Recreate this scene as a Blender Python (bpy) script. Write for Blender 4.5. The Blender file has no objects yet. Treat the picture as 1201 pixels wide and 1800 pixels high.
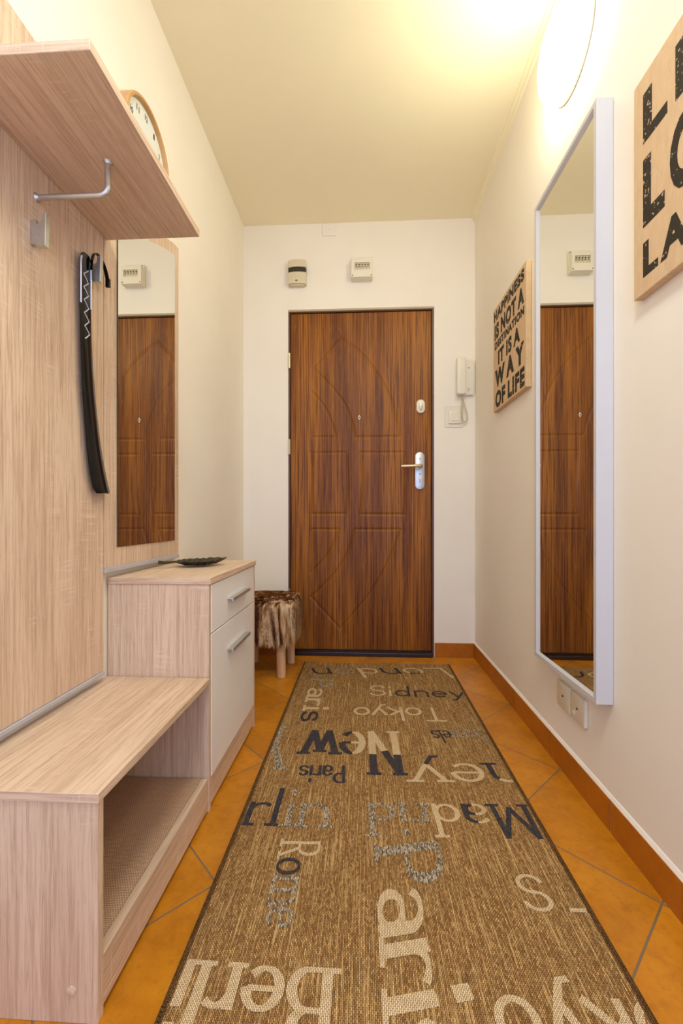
import bpy, bmesh, math, random
import numpy as np
from mathutils import Vector, Matrix
C = bpy.context.scene
COL = C.collection
random.seed(5)
PI = math.pi

# ------------------------------------------------------------------ camera
cam = bpy.data.cameras.new('camera'); cam_o = bpy.data.objects.new('camera', cam); COL.objects.link(cam_o)
cam.sensor_fit = 'HORIZONTAL'; cam.sensor_width = 36.0; cam.lens = 36.0 * 750 / 1201
cam.shift_y = 10 / 1201
cam.clip_start = 0.02
cam_o.location = (0, 0, 0.82)
cam_o.rotation_euler = (PI / 2, 0, math.atan(39.5 / 750))
C.camera = cam_o

# ------------------------------------------------------------------ light
w = bpy.data.worlds.new('world'); C.world = w; w.use_nodes = True
w.node_tree.nodes['Background'].inputs[0].default_value = (0.78, 0.86, 1.0, 1)
w.node_tree.nodes['Background'].inputs[1].default_value = 0.55
def area(name, loc, rot, sx, sy, power, col):
    l = bpy.data.lights.new(name, 'AREA'); l.shape = 'RECTANGLE'; l.size = sx; l.size_y = sy
    l.energy = power; l.color = col
    o = bpy.data.objects.new(name, l); COL.objects.link(o); o.location = loc; o.rotation_euler = rot
    return o
# daylight from the room the hallway opens into, behind the photographer
area('daylight_opening', (0.1, -1.25, 1.25), (PI / 2, 0, 0), 1.25, 2.1, 25, (0.36, 0.53, 1.0))
# added fill light under the ceiling, out of view above the camera
area('added_ceiling_fill', (0.0, 0.12, 2.54), (0, 0, 0), 0.35, 0.35, 20, (0.98, 0.98, 0.92))
LAMP_EMIT = 30.0
C.cycles.max_bounces = 14; C.cycles.diffuse_bounces = 8; C.cycles.glossy_bounces = 6
C.view_settings.view_transform = 'Standard'; C.view_settings.look = 'None'
C.view_settings.exposure = 0.0; C.view_settings.gamma = 1.0; C.view_settings.use_curve_mapping = False

# ------------------------------------------------------------------ materials
def lin(r, g, b):
    f = lambda v: (v / 255 / 12.92) if v / 255 <= 0.04045 else ((v / 255 + 0.055) / 1.055) ** 2.4
    return (f(r), f(g), f(b), 1)
class NT:
    def __init__(s, name):
        s.m = bpy.data.materials.new(name); s.m.use_nodes = True
        s.t = s.m.node_tree; s.n = s.t.nodes; s.b = s.n['Principled BSDF']
        s.tc = s.n.new('ShaderNodeTexCoord')
    def add(s, typ, **kw):
        n = s.n.new(typ)
        for k, v in kw.items(): setattr(n, k, v)
        return n
    def link(s, a, b): s.t.links.new(a, b)
    def mapping(s, scale, rot=(0, 0, 0), loc=(0, 0, 0), src='Object'):
        m = s.add('ShaderNodeMapping'); m.inputs['Scale'].default_value = scale
        m.inputs['Rotation'].default_value = rot; m.inputs['Location'].default_value = loc
        s.link(s.tc.outputs[src], m.inputs[0]); return m.outputs[0]
    def noise(s, vec, scale=1, detail=4, rough=0.55, dist=0):
        n = s.add('ShaderNodeTexNoise'); n.inputs['Scale'].default_value = scale; n.inputs['Detail'].default_value = detail
        n.inputs['Roughness'].default_value = rough; n.inputs['Distortion'].default_value = dist
        s.link(vec, n.inputs['Vector']); return n.outputs[0]
    def ramp(s, fac, stops):
        r = s.add('ShaderNodeValToRGB'); e = r.color_ramp.elements
        while len(e) < len(stops): e.new(0.5)
        for i, (p, c) in enumerate(stops): e[i].position = p; e[i].color = c
        s.link(fac, r.inputs[0]); return r.outputs[0]
    def mix(s, fac, a, b, mode='MIX'):
        m = s.add('ShaderNodeMix', data_type='RGBA', blend_type=mode)
        for v, i in ((fac, 0), (a, 6), (b, 7)):
            if isinstance(v, (int, float, tuple)): m.inputs[i].default_value = v
            else: s.link(v, m.inputs[i])
        return m.outputs[2]
    def math(s, op, a, b=0.0):
        m = s.add('ShaderNodeMath', operation=op)
        for v, i in ((a, 0), (b, 1)):
            if isinstance(v, (int, float)): m.inputs[i].default_value = v
            else: s.link(v, m.inputs[i])
        return m.outputs[0]
    def bump(s, h, strength=0.2, dist=0.001):
        b = s.add('ShaderNodeBump'); b.inputs['Strength'].default_value = strength; b.inputs['Distance'].default_value = dist
        s.link(h, b.inputs['Height']); s.link(b.outputs[0], s.b.inputs['Normal'])
    def color(s, c):
        if isinstance(c, tuple): s.b.inputs['Base Color'].default_value = c
        else: s.link(c, s.b.inputs['Base Color'])
    def set(s, rough=0.5, metal=0.0, spec=0.5):
        s.b.inputs['Roughness'].default_value = rough; s.b.inputs['Metallic'].default_value = metal
        s.b.inputs['Specular IOR Level'].default_value = spec
        return s.m

def plain(name, rgb, rough=0.5, metal=0.0, spec=0.5, var=0.04, sc=12):
    k = NT(name)
    n = k.noise(k.mapping((1, 1, 1)), sc, 3)
    c = lin(*rgb); d = tuple(max(0, x * (1 - var * 2)) for x in c[:3]) + (1,)
    k.color(k.ramp(n, [(0.3, d), (0.7, c)]))
    return k.set(rough, metal, spec)

def m_oak(axis):
    k = NT('sonoma_oak_' + 'xyz'[axis])
    def sc(along, across):
        v = [across] * 3; v[axis] = along; return tuple(v)
    wob = k.noise(k.mapping(sc(1.6, 7)), 1, 2)
    base = k.noise(k.mapping(sc(1.2, 16)), 1, 5, 0.6, 0.6)
    c = k.ramp(base, [(0.25, lin(200, 173, 145)), (0.45, lin(214, 188, 160)), (0.62, lin(224, 199, 172)), (0.8, lin(208, 181, 153))])
    fib = k.noise(k.mapping(sc(5, 170)), 1, 3, 0.65, 0.25)
    c = k.mix(k.ramp(fib, [(0.34, (.5, .5, .5, 1)), (0.56, (0, 0, 0, 1))]), c, lin(164, 126, 100))
    fib2 = k.noise(k.mapping(sc(14, 420)), 1, 2, 0.6)
    c = k.mix(k.ramp(fib2, [(0.56, (0, 0, 0, 1)), (0.72, (0.55, 0.55, 0.55, 1))]), c, lin(222, 196, 168))
    fib3 = k.noise(k.mapping(sc(22, 500), loc=(3, 5, 7)), 1, 2, 0.6)
    c = k.mix(k.ramp(fib3, [(0.30, (0.32, 0.32, 0.32, 1)), (0.44, (0, 0, 0, 1))]), c, lin(146, 108, 86))
    # pale saw marks running across the grain, in patches
    saw = k.noise(k.mapping(sc(170, 9), loc=(1.3, 0.7, 2.1)), 1, 1)
    patch = k.noise(k.mapping(sc(5, 13), loc=(4.3, 2.7, 0.1)), 1, 2)
    f = k.math('MULTIPLY', k.ramp(saw, [(0.56, (0, 0, 0, 1)), (0.64, (1, 1, 1, 1))]), k.ramp(patch, [(0.52, (0, 0, 0, 1)), (0.64, (0.55, 0.55, 0.55, 1))]))
    c = k.mix(f, c, lin(226, 204, 180))
    k.color(c)
    k.bump(fib, 0.12, 0.0006)
    return k.set(0.48, 0, 0.4)
OAK = [m_oak(i) for i in range(3)]

def m_door():
    k = NT('door_veneer')
    st = k.noise(k.mapping((6.5, 1, 0.3)), 1, 4, 0.6, 0.3)
    c = k.ramp(st, [(0.3, lin(100, 56, 14)), (0.46, lin(136, 80, 22)), (0.58, lin(166, 104, 30)), (0.72, lin(124, 70, 20))])
    f = k.noise(k.mapping((130, 1, 2.2)), 1, 3, 0.6, 0.2)
    c = k.mix(k.ramp(f, [(0.4, (0.75, 0.75, 0.75, 1)), (0.55, (0, 0, 0, 1))]), c, lin(78, 36, 14))
    f2 = k.noise(k.mapping((330, 1, 12), loc=(3, 1, 2)), 1, 2)
    c = k.mix(k.ramp(f2, [(0.6, (0, 0, 0, 1)), (0.74, (0.5, 0.5, 0.5, 1))]), c, lin(186, 122, 56))
    k.color(c)
    return k.set(0.42, 0, 0.25)
DOOR = m_door()

def m_wall():
    k = NT('wall_paint')
    n = k.noise(k.mapping((1, 1, 1)), 2.2, 3)
    k.color(k.ramp(n, [(0.3, lin(238, 231, 218)), (0.7, lin(242, 236, 224))]))
    n2 = k.noise(k.mapping((1, 1, 1)), 60, 3); k.bump(n2, 0.06, 0.002)
    return k.set(0.75, 0, 0.25)
WALL = m_wall()
CEIL = plain('ceiling_paint', (244, 236, 206), 0.85, 0, 0.2, 0.01, 3)

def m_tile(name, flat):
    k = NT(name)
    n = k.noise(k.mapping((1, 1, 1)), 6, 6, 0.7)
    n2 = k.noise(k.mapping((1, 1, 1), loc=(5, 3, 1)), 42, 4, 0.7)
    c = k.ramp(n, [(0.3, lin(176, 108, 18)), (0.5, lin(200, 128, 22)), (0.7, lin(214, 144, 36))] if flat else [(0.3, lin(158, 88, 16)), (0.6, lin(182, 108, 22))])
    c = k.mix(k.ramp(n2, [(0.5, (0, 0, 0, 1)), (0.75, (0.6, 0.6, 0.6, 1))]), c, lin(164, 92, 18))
    if flat:
        b = k.add('ShaderNodeTexBrick'); b.offset = 0; b.offset_frequency = 2; b.squash = 1
        k.link(k.mapping((1, 1, 1), rot=(0, 0, PI / 4)), b.inputs['Vector'])
        b.inputs['Scale'].default_value = 1; b.inputs['Brick Width'].default_value = 0.3408; b.inputs['Row Height'].default_value = 0.3408
        b.inputs['Mortar Size'].default_value = 0.0022; b.inputs['Mortar Smooth'].default_value = 0.25
        b.inputs['Color1'].default_value = (1, 1, 1, 1); b.inputs['Color2'].default_value = (0.86, 0.86, 0.84, 1)
        c = k.mix(1.0, c, b.outputs['Color'], 'MULTIPLY')
        c = k.mix(b.outputs['Fac'], c, lin(122, 104, 82))
        k.bump(k.math('SUBTRACT', 1.0, b.outputs['Fac']), 0.5, 0.002)
    k.color(c)
    return k.set(0.36, 0, 0.45)
TILE = m_tile('floor_tile', True); SKIRT = m_tile('skirting_tile_shaded', False)  # skirting copy is darker and redder, with shade put into its colour

def m_weave(name, c1, c2, dark, kind):
    k = NT(name)
    v = k.mapping((1, 1, 1), rot=(0, 0, PI / 2))
    b = k.add('ShaderNodeTexBrick'); b.offset = 0.5; b.squash = 1
    k.link(v, b.inputs['Vector'])
    b.inputs['Scale'].default_value = 1; b.inputs['Brick Width'].default_value = 0.0068; b.inputs['Row Height'].default_value = 0.0031
    b.inputs['Mortar Size'].default_value = 0.00062; b.inputs['Mortar Smooth'].default_value = 0.6
    b.inputs['Color1'].default_value = c1; b.inputs['Color2'].default_value = c2; b.inputs['Bias'].default_value = 0.0
    b.inputs['Mortar'].default_value = dark
    c = b.outputs['Color']
    if kind == 'base':
        n = k.noise(k.mapping((330, 11, 1)), 1, 3, 0.7)
        c = k.mix(k.ramp(n, [(0.40, (0.75, 0.75, 0.75, 1)), (0.6, (0, 0, 0, 1))]), c, lin(120, 84, 48))
        n2 = k.noise(k.mapping((230, 6, 1), loc=(3, 3, 3)), 1, 2, 0.7)
        c = k.mix(k.ramp(n2, [(0.54, (0, 0, 0, 1)), (0.70, (0.6, 0.6, 0.6, 1))]), c, lin(232, 196, 132))
    k.color(c)
    k.bump(k.math('SUBTRACT', 1.0, b.outputs['Fac']), 0.7, 0.0015)
    return k.set(0.9, 0, 0.1)
RUG = m_weave('rug_weave', lin(230, 188, 122), lin(152, 112, 64), lin(58, 34, 14), 'base')
CREAM = m_weave('cream_yarn', lin(238, 216, 176), lin(222, 196, 152), lin(140, 108, 68), 'x')
NAVY = m_weave('navy_yarn', lin(60, 60, 76), lin(96, 86, 78), lin(34, 28, 26), 'x')
GREY = m_weave('grey_mixed_yarn', lin(226, 212, 184), lin(106, 92, 74), lin(70, 52, 34), 'x')
BIND = m_weave('rug_binding_yarn', lin(132, 98, 56), lin(104, 74, 40), lin(60, 40, 22), 'x')

def m_canvas():
    k = NT('canvas_cloth')
    n = k.noise(k.mapping((1, 3, 1)), 26, 5, 0.65)
    c = k.ramp(n, [(0.3, lin(206, 176, 138)), (0.7, lin(220, 192, 154))])
    n2 = k.noise(k.mapping((900, 900, 900)), 1, 1); k.bump(n2, 0.2, 0.0005)
    k.color(c); return k.set(0.8, 0, 0.2)
CANVAS = m_canvas()
def m_print():
    k = NT('worn_black_print')
    n = k.noise(k.mapping((1, 1, 1)), 130, 2, 0.5)
    n2 = k.noise(k.mapping((1, 1, 1), loc=(2, 2, 2)), 22, 2)
    f = k.math('ADD', n, k.math('MULTIPLY', n2, 0.35))
    c = k.ramp(f, [(0.83, lin(56, 50, 40)), (0.86, lin(204, 174, 136))])
    k.color(c); return k.set(0.75, 0, 0.2)
PRINT = m_print()
WHITE_L = plain('white_lacquer', (244, 243, 240), 0.25, 0, 0.5, 0.01)
WHITE_F = plain('white_frame_foil', (206, 206, 208), 0.35, 0, 0.5, 0.01)
WHITE_P = plain('white_plastic', (232, 226, 208), 0.35, 0, 0.5, 0.01)
CREAM_P = plain('cream_plastic', (214, 204, 176), 0.4, 0, 0.5, 0.01)
GREY_GAP = plain('gap_shade_and_grout', (184, 182, 184), 0.45, 0, 0.5, 0.03)  # grey of the shaded wall gap under the panels, and of skirting grout
DARK_P = plain('dark_plastic', (52, 44, 36), 0.35)
ALU = plain('brushed_aluminium', (214, 214, 210), 0.42, 1.0, 0.5, 0.05, 60)
STEEL = plain('silver_painted_steel', (206, 206, 206), 0.35, 0.75)
NICKEL = plain('warm_nickel', (214, 196, 160), 0.3, 0.8)
BLACK = plain('glossy_black_plastic', (10, 10, 11), 0.16, 0, 0.4)
SILVERP = plain('silver_print', (214, 214, 220), 0.3, 0.3)
THRESH = plain('dark_threshold', (44, 26, 20), 0.3)
JAMB = plain('brown_steel_jamb', (92, 52, 26), 0.4)
PLASTERGAP = plain('rough_plaster', (188, 176, 150), 0.9)
INK = plain('dark_ink', (44, 42, 40), 0.5)
HIDE = plain('hide_leather', (150, 112, 80), 0.8)
def m_mirror():
    k = NT('mirror_glass'); k.color((0.90, 0.91, 0.88, 1)); return k.set(0.0, 1.0)
MIRROR = m_mirror()
def m_lamp():
    k = NT('lamp_opal_glass'); k.color((1, 1, 1, 1))
    k.b.inputs['Emission Color'].default_value = (1.0, 0.968, 0.72, 1)
    k.b.inputs['Emission Strength'].default_value = LAMP_EMIT
    return k.set(0.3)
LAMPM = m_lamp()
def m_pine():
    k = NT('peeled_pine')
    n = k.noise(k.mapping((30, 30, 2)), 1, 4); k.color(k.ramp(n, [(0.35, lin(196, 152, 104)), (0.65, lin(222, 184, 138))]))
    return k.set(0.6, 0, 0.3)
PINE = m_pine()
def m_leaf():
    k = NT('dark_bronze')
    n = k.noise(k.mapping((1, 1, 1)), 60, 4); k.color(k.ramp(n, [(0.35, lin(44, 38, 28)), (0.65, lin(82, 74, 52))]))
    return k.set(0.42, 0.5, 0.4)
BRONZE = m_leaf()
def m_fur():
    k = NT('mottled_fur')
    n = k.noise(k.mapping((19, 19, 2.2), loc=(.2, .9, 1.7)), 1, 2, 0.6, 0.6)
    c = k.ramp(n, [(0.36, lin(46, 28, 20)), (0.43, lin(104, 64, 40)), (0.49, lin(196, 148, 98)), (0.55, lin(232, 206, 166)), (0.61, lin(176, 132, 90)), (0.67, lin(70, 44, 30))])
    n2 = k.noise(k.mapping((260, 260, 20)), 1, 2)
    c = k.mix(k.ramp(n2, [(0.36, (0.55, 0.55, 0.55, 1)), (0.5, (0, 0, 0, 1))]), c, lin(66, 44, 30))
    k.color(c); return k.set(0.75, 0, 0.15)
FUR = m_fur()
def m_fur_top():
    k = NT('golden_fur')
    n = k.noise(k.mapping((16, 22, 2), loc=(1, 2, 3)), 1, 3, 0.6, 0.4)
    k.color(k.ramp(n, [(0.34, lin(104, 66, 38)), (0.45, lin(186, 132, 78)), (0.56, lin(236, 200, 146)), (0.68, lin(150, 100, 58))]))
    return k.set(0.75, 0, 0.15)
FUR_TOP = m_fur_top()
def m_net():
    k = NT('woven_shelf_mat')
    b = k.add('ShaderNodeTexBrick'); b.offset = 0.5
    k.link(k.mapping((1, 1, 1)), b.inputs['Vector'])
    b.inputs['Scale'].default_value = 1; b.inputs['Brick Width'].default_value = 0.005; b.inputs['Row Height'].default_value = 0.0036
    b.inputs['Mortar Size'].default_value = 0.0007; b.inputs['Mortar Smooth'].default_value = 0.3
    b.inputs['Color1'].default_value = lin(206, 174, 142); b.inputs['Color2'].default_value = lin(192, 158, 126); b.inputs['Mortar'].default_value = lin(138, 104, 80)
    k.color(b.outputs[0]); return k.set(0.7)
NET = m_net()

# ------------------------------------------------------------------ object helpers
ORG = {}
def finish(o, root, smooth=False):
    pass
def obj(name, bm, mats, parent=None, origin=None, smooth=False, recalc=True):
    if recalc: bmesh.ops.recalc_face_normals(bm, faces=bm.faces)
    if parent is not None: org = ORG[parent.name]
    else: org = Vector(origin if origin is not None else (0, 0, 0))
    bmesh.ops.translate(bm, vec=-org, verts=bm.verts)
    me = bpy.data.meshes.new(name); bm.to_mesh(me); bm.free()
    for m in (mats if isinstance(mats, (list, tuple)) else [mats]): me.materials.append(m)
    if mats is OAK[1]:      # banded end edges: their grain runs across
        me.materials.append(OAK[0])
        for p in me.polygons:
            if abs(p.normal.y) > .9: p.material_index = 1
    o = bpy.data.objects.new(name, me); COL.objects.link(o)
    if parent is not None: o.parent = parent
    else: o.location = org
    ORG[o.name] = org
    if smooth:
        for p in me.polygons: p.use_smooth = True
        me.set_sharp_from_angle(angle=math.radians(35))
    return o
def thing(name, label, cat, loc, group=None):
    o = bpy.data.objects.new(name, None); COL.objects.link(o); o.location = loc; o.empty_display_size = 0.05
    ORG[o.name] = Vector(loc)
    return tag(o, label, cat, group)
def tag(o, label, cat, group=None):
    o['label'] = label; o['category'] = cat
    if group: o['group'] = group
    return o
def struct(o): o['kind'] = 'structure'; return o
def lab(o, l): o['label'] = l; return o

def box(bm, x0, x1, y0, y1, z0, z1, bev=0.0, seg=2):
    vs = [bm.verts.new((x, y, z)) for x in (x0, x1) for y in (y0, y1) for z in (z0, z1)]
    q = [(0, 1, 3, 2), (4, 6, 7, 5), (0, 4, 5, 1), (2, 3, 7, 6), (0, 2, 6, 4), (1, 5, 7, 3)]
    fs = [bm.faces.new([vs[i] for i in f]) for f in q]
    if bev > 0:
        es = list({e for f in fs for e in f.edges})
        bmesh.ops.bevel(bm, geom=es, offset=bev, segments=seg, affect='EDGES', profile=0.5)
def B(*a, **k):
    bm = bmesh.new(); box(bm, *a, **k); return bm
def prism(bm, pts, axis, a, b, bev=0.0, seg=2):
    """extrude a 2D outline: axis 0 -> pts are (y,z); 1 -> (x,z); 2 -> (x,y)"""
    def P(p, t): return [(t, p[0], p[1]), (p[0], t, p[1]), (p[0], p[1], t)][axis]
    v0 = [bm.verts.new(P(p, a)) for p in pts]; v1 = [bm.verts.new(P(p, b)) for p in pts]
    n = len(pts)
    f0 = bm.faces.new(v0); f1 = bm.faces.new(v1[::-1])
    for i in range(n): bm.faces.new((v0[i], v0[(i + 1) % n], v1[(i + 1) % n], v1[i]))
    if bev:
        bmesh.ops.recalc_face_normals(bm, faces=bm.faces)
        es = list(set(f0.edges) | set(f1.edges))
        bmesh.ops.bevel(bm, geom=es, offset=bev, segments=seg, affect='EDGES', profile=0.5)
def tube(bm, pts, r, n=12, caps=True):
    pts = [Vector(p) for p in pts]; rs = r if isinstance(r, (list, tuple)) else [r] * len(pts)
    t = (pts[1] - pts[0]).normalized(); up = Vector((0, 0, 1)) if abs(t.z) < 0.9 else Vector((1, 0, 0))
    nrm = t.cross(up).normalized(); rings = []
    for i, p in enumerate(pts):
        t2 = (pts[min(i + 1, len(pts) - 1)] - pts[max(i - 1, 0)]).normalized()
        nrm = (nrm - t2 * nrm.dot(t2)).normalized(); bn = t2.cross(nrm)
        rings.append([bm.verts.new(p + (nrm * math.cos(2 * PI * j / n) + bn * math.sin(2 * PI * j / n)) * rs[i]) for j in range(n)])
    for a, b in zip(rings, rings[1:]):
        for j in range(n): bm.faces.new((a[j], a[(j + 1) % n], b[(j + 1) % n], b[j]))
    if caps: bm.faces.new(rings[0][::-1]); bm.faces.new(rings[-1])
def lathe(bm, prof, center, axis, n=48):
    """prof: list of (radius, distance along axis)"""
    ax = Vector(axis).normalized(); u = ax.orthogonal().normalized(); v = ax.cross(u); c = Vector(center)
    rings = []
    for r, h in prof:
        if r < 1e-6: rings.append([bm.verts.new(c + ax * h)])
        else: rings.append([bm.verts.new(c + ax * h + (u * math.cos(2 * PI * j / n) + v * math.sin(2 * PI * j / n)) * r) for j in range(n)])
    for a, b in zip(rings, rings[1:]):
        for j in range(n):
            j2 = (j + 1) % n
            if len(a) == 1 and len(b) == 1: continue
            if len(a) == 1: bm.faces.new((a[0], b[j2], b[j]))
            elif len(b) == 1: bm.faces.new((a[j], a[j2], b[0]))
            else: bm.faces.new((a[j], a[j2], b[j2], b[j]))
def rrect(x0, x1, y0, y1, r, n=6):
    p = []
    for cx, cy, a0 in ((x1 - r, y1 - r, 0), (x0 + r, y1 - r, 90), (x0 + r, y0 + r, 180), (x1 - r, y0 + r, 270)):
        for i in range(n + 1):
            a = math.radians(a0 + 90 * i / n); p.append((cx + r * math.cos(a), cy + r * math.sin(a)))
    return p

# text from Blender's built-in font, fitted to a rectangle
def text_bm(bm, s, o, ux, uy, w, h, depth, bold=0.0):
    """o: lower-left corner, ux/uy unit reading/up directions, w/h fitted size"""
    cu = bpy.data.curves.new('t', 'FONT'); cu.body = s; cu.size = 1; cu.offset = bold; cu.resolution_u = 4; cu.space_character = 1.0 + bold * 2.6; cu.space_word = 1.0 if bold < .05 else .75
    t = bpy.data.objects.new('t', cu); COL.objects.link(t)
    dg = bpy.context.evaluated_depsgraph_get(); dg.update()
    me = bpy.data.meshes.new_from_object(t.evaluated_get(dg))
    bpy.data.objects.remove(t); bpy.data.curves.remove(cu)
    co = [v.co.copy() for v in me.vertices]
    x0 = min(c.x for c in co); x1 = max(c.x for c in co); y0 = min(c.y for c in co); y1 = max(c.y for c in co)
    o = Vector(o); ux = Vector(ux); uy = Vector(uy); n = ux.cross(uy)
    tmp = bmesh.new()
    vs = [tmp.verts.new(o + ux * ((c.x - x0) / (x1 - x0) * w) + uy * ((c.y - y0) / (y1 - y0) * h)) for c in co]
    for p in me.polygons:
        try: tmp.faces.new([vs[i] for i in p.vertices])
        except ValueError: pass
    bpy.data.meshes.remove(me)
    r = bmesh.ops.extrude_face_region(tmp, geom=list(tmp.faces))
    bmesh.ops.translate(tmp, vec=n * depth, verts=[g for g in r['geom'] if isinstance(g, bmesh.types.BMVert)])
    m2 = bpy.data.meshes.new('x'); tmp.to_mesh(m2); tmp.free(); bm.from_mesh(m2); bpy.data.meshes.remove(m2)

# ------------------------------------------------------------------ stroke lettering for the woven words
def A(cx, cy, rx, ry, a0, a1, n=16):
    return [(cx + rx * math.cos(math.radians(a0 + (a1 - a0) * i / n)), cy + ry * math.sin(math.radians(a0 + (a1 - a0) * i / n))) for i in range(n + 1)]
Ssh = A(.3, .75, .26, .25, 15, 270) + A(.3, .25, .28, .25, 90, -165)
G = {
 'L': ([[(0.05, 1), (0.05, 0)], [(0.05, 0), (.58, 0)]], .72), 'o': ([A(.3, .34, .27, .32, 0, 360, 24)], .72),
 'n': ([[(.05, .68), (.05, 0)], A(.29, .42, .24, .25, 165, 0) + [(.53, 0)]], .7),
 'd': ([A(.28, .33, .25, .31, 0, 360, 24), [(.54, 1), (.54, 0)]], .74), 'S': ([Ssh], .72),
 'i': ([[(.08, .68), (.08, 0)], [(.08, .98), (.08, .86)]], .28), 'l': ([[(.08, 1), (.08, 0)]], .28),
 'e': ([[(.07, .36), (.52, .36)], A(.3, .35, .26, .32, 5, 315, 22)], .72),
 'y': ([[(.02, .68), (.29, .04)], [(.56, .68), (.29, .04), (.15, -.28), (.02, -.3)]], .68),
 'T': ([[(0, 1), (.72, 1)], [(.36, 1), (.36, 0)]], .84), 'k': ([[(.05, 1), (.05, 0)], [(.5, .68), (.05, .26)], [(.2, .4), (.54, 0)]], .64),
 'P': ([[(.05, 1), (.05, 0)], [(.05, 1), (.3, 1)] + A(.32, .74, .26, .26, 90, -90) + [(.05, .48)]], .7),
 'R': ([[(.05, 1), (.05, 0)], [(.05, 1), (.3, 1)] + A(.32, .75, .24, .25, 90, -90) + [(.05, .5)], [(.28, .5), (.6, 0)]], .74),
 'B': ([[(.05, 1), (.05, 0)], [(.05, 1), (.3, 1)] + A(.32, .77, .22, .23, 90, -90) + [(.05, .54)], [(.3, .54)] + A(.34, .27, .26, .27, 90, -90) + [(.05, 0)]], .76),
 'a': ([A(.27, .46, .24, .22, 150, 0) + [(.51, 0)], A(.27, .19, .22, .19, 0, 360)], .68),
 'r': ([[(.06, .68), (.06, 0)], A(.28, .42, .22, .24, 165, 50)], .5), 's': ([[(x * .78, y * .68) for x, y in Ssh]], .56),
 'N': ([[(.05, 0), (.05, 1)], [(.05, 1), (.65, 0)], [(.65, 0), (.65, 1)]], .86), 'w': ([[(0, .68), (.2, 0)], [(.2, 0), (.4, .6)], [(.4, .6), (.6, 0)], [(.6, 0), (.8, .68)]], .92),
 'Y': ([[(0, 1), (.35, .5)], [(.7, 1), (.35, .5)], [(.35, .5), (.35, 0)]], .84), 'M': ([[(.04, 0), (.08, 1)], [(.08, 1), (.42, .1)], [(.42, .1), (.76, 1)], [(.76, 1), (.8, 0)]], .98),
 'm': ([[(.05, .68), (.05, 0)], A(.26, .44, .21, .23, 165, 0) + [(.47, 0)], A(.68, .44, .21, .23, 165, 0) + [(.89, 0)]], 1.05),
 'u': ([[(.05, .68), (.05, .25)] + A(.29, .25, .24, .24, 180, 345), [(.53, .68), (.53, 0)]], .7), '-': ([[(0, .1), (.4, .1)]], .5), ' ': ([], .3)}
SERIF = {'n': [(0.05, 0), (.53, 0)], 'r': [(.06, 0)], 'i': [(.08, 0)], 'l': [(.08, 0)], 'P': [(.05, 0)], 'N': [(.05, 0), (.05, 1), (.65, 1)], 'w': [(0, .68), (.8, .68), (.4, .62)],
         'M': [(.04, 0), (.8, 0)], 'y': [(.02, .68), (.56, .68)], 'Y': [(0, 1), (.7, 1), (.35, 0)], 'B': [(.0, 0), (.0, 1)], 'R': [(.05, 0), (.6, 0)], 'd': [(.54, 1)], 'm': [(.05, 0), (.47, 0), (.89, 0)], 'T': [(.36, 0)]}
RX0, RX1, RY0, RY1, RZ = -0.331, 0.467, 0.30, 2.39, 0.008
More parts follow.
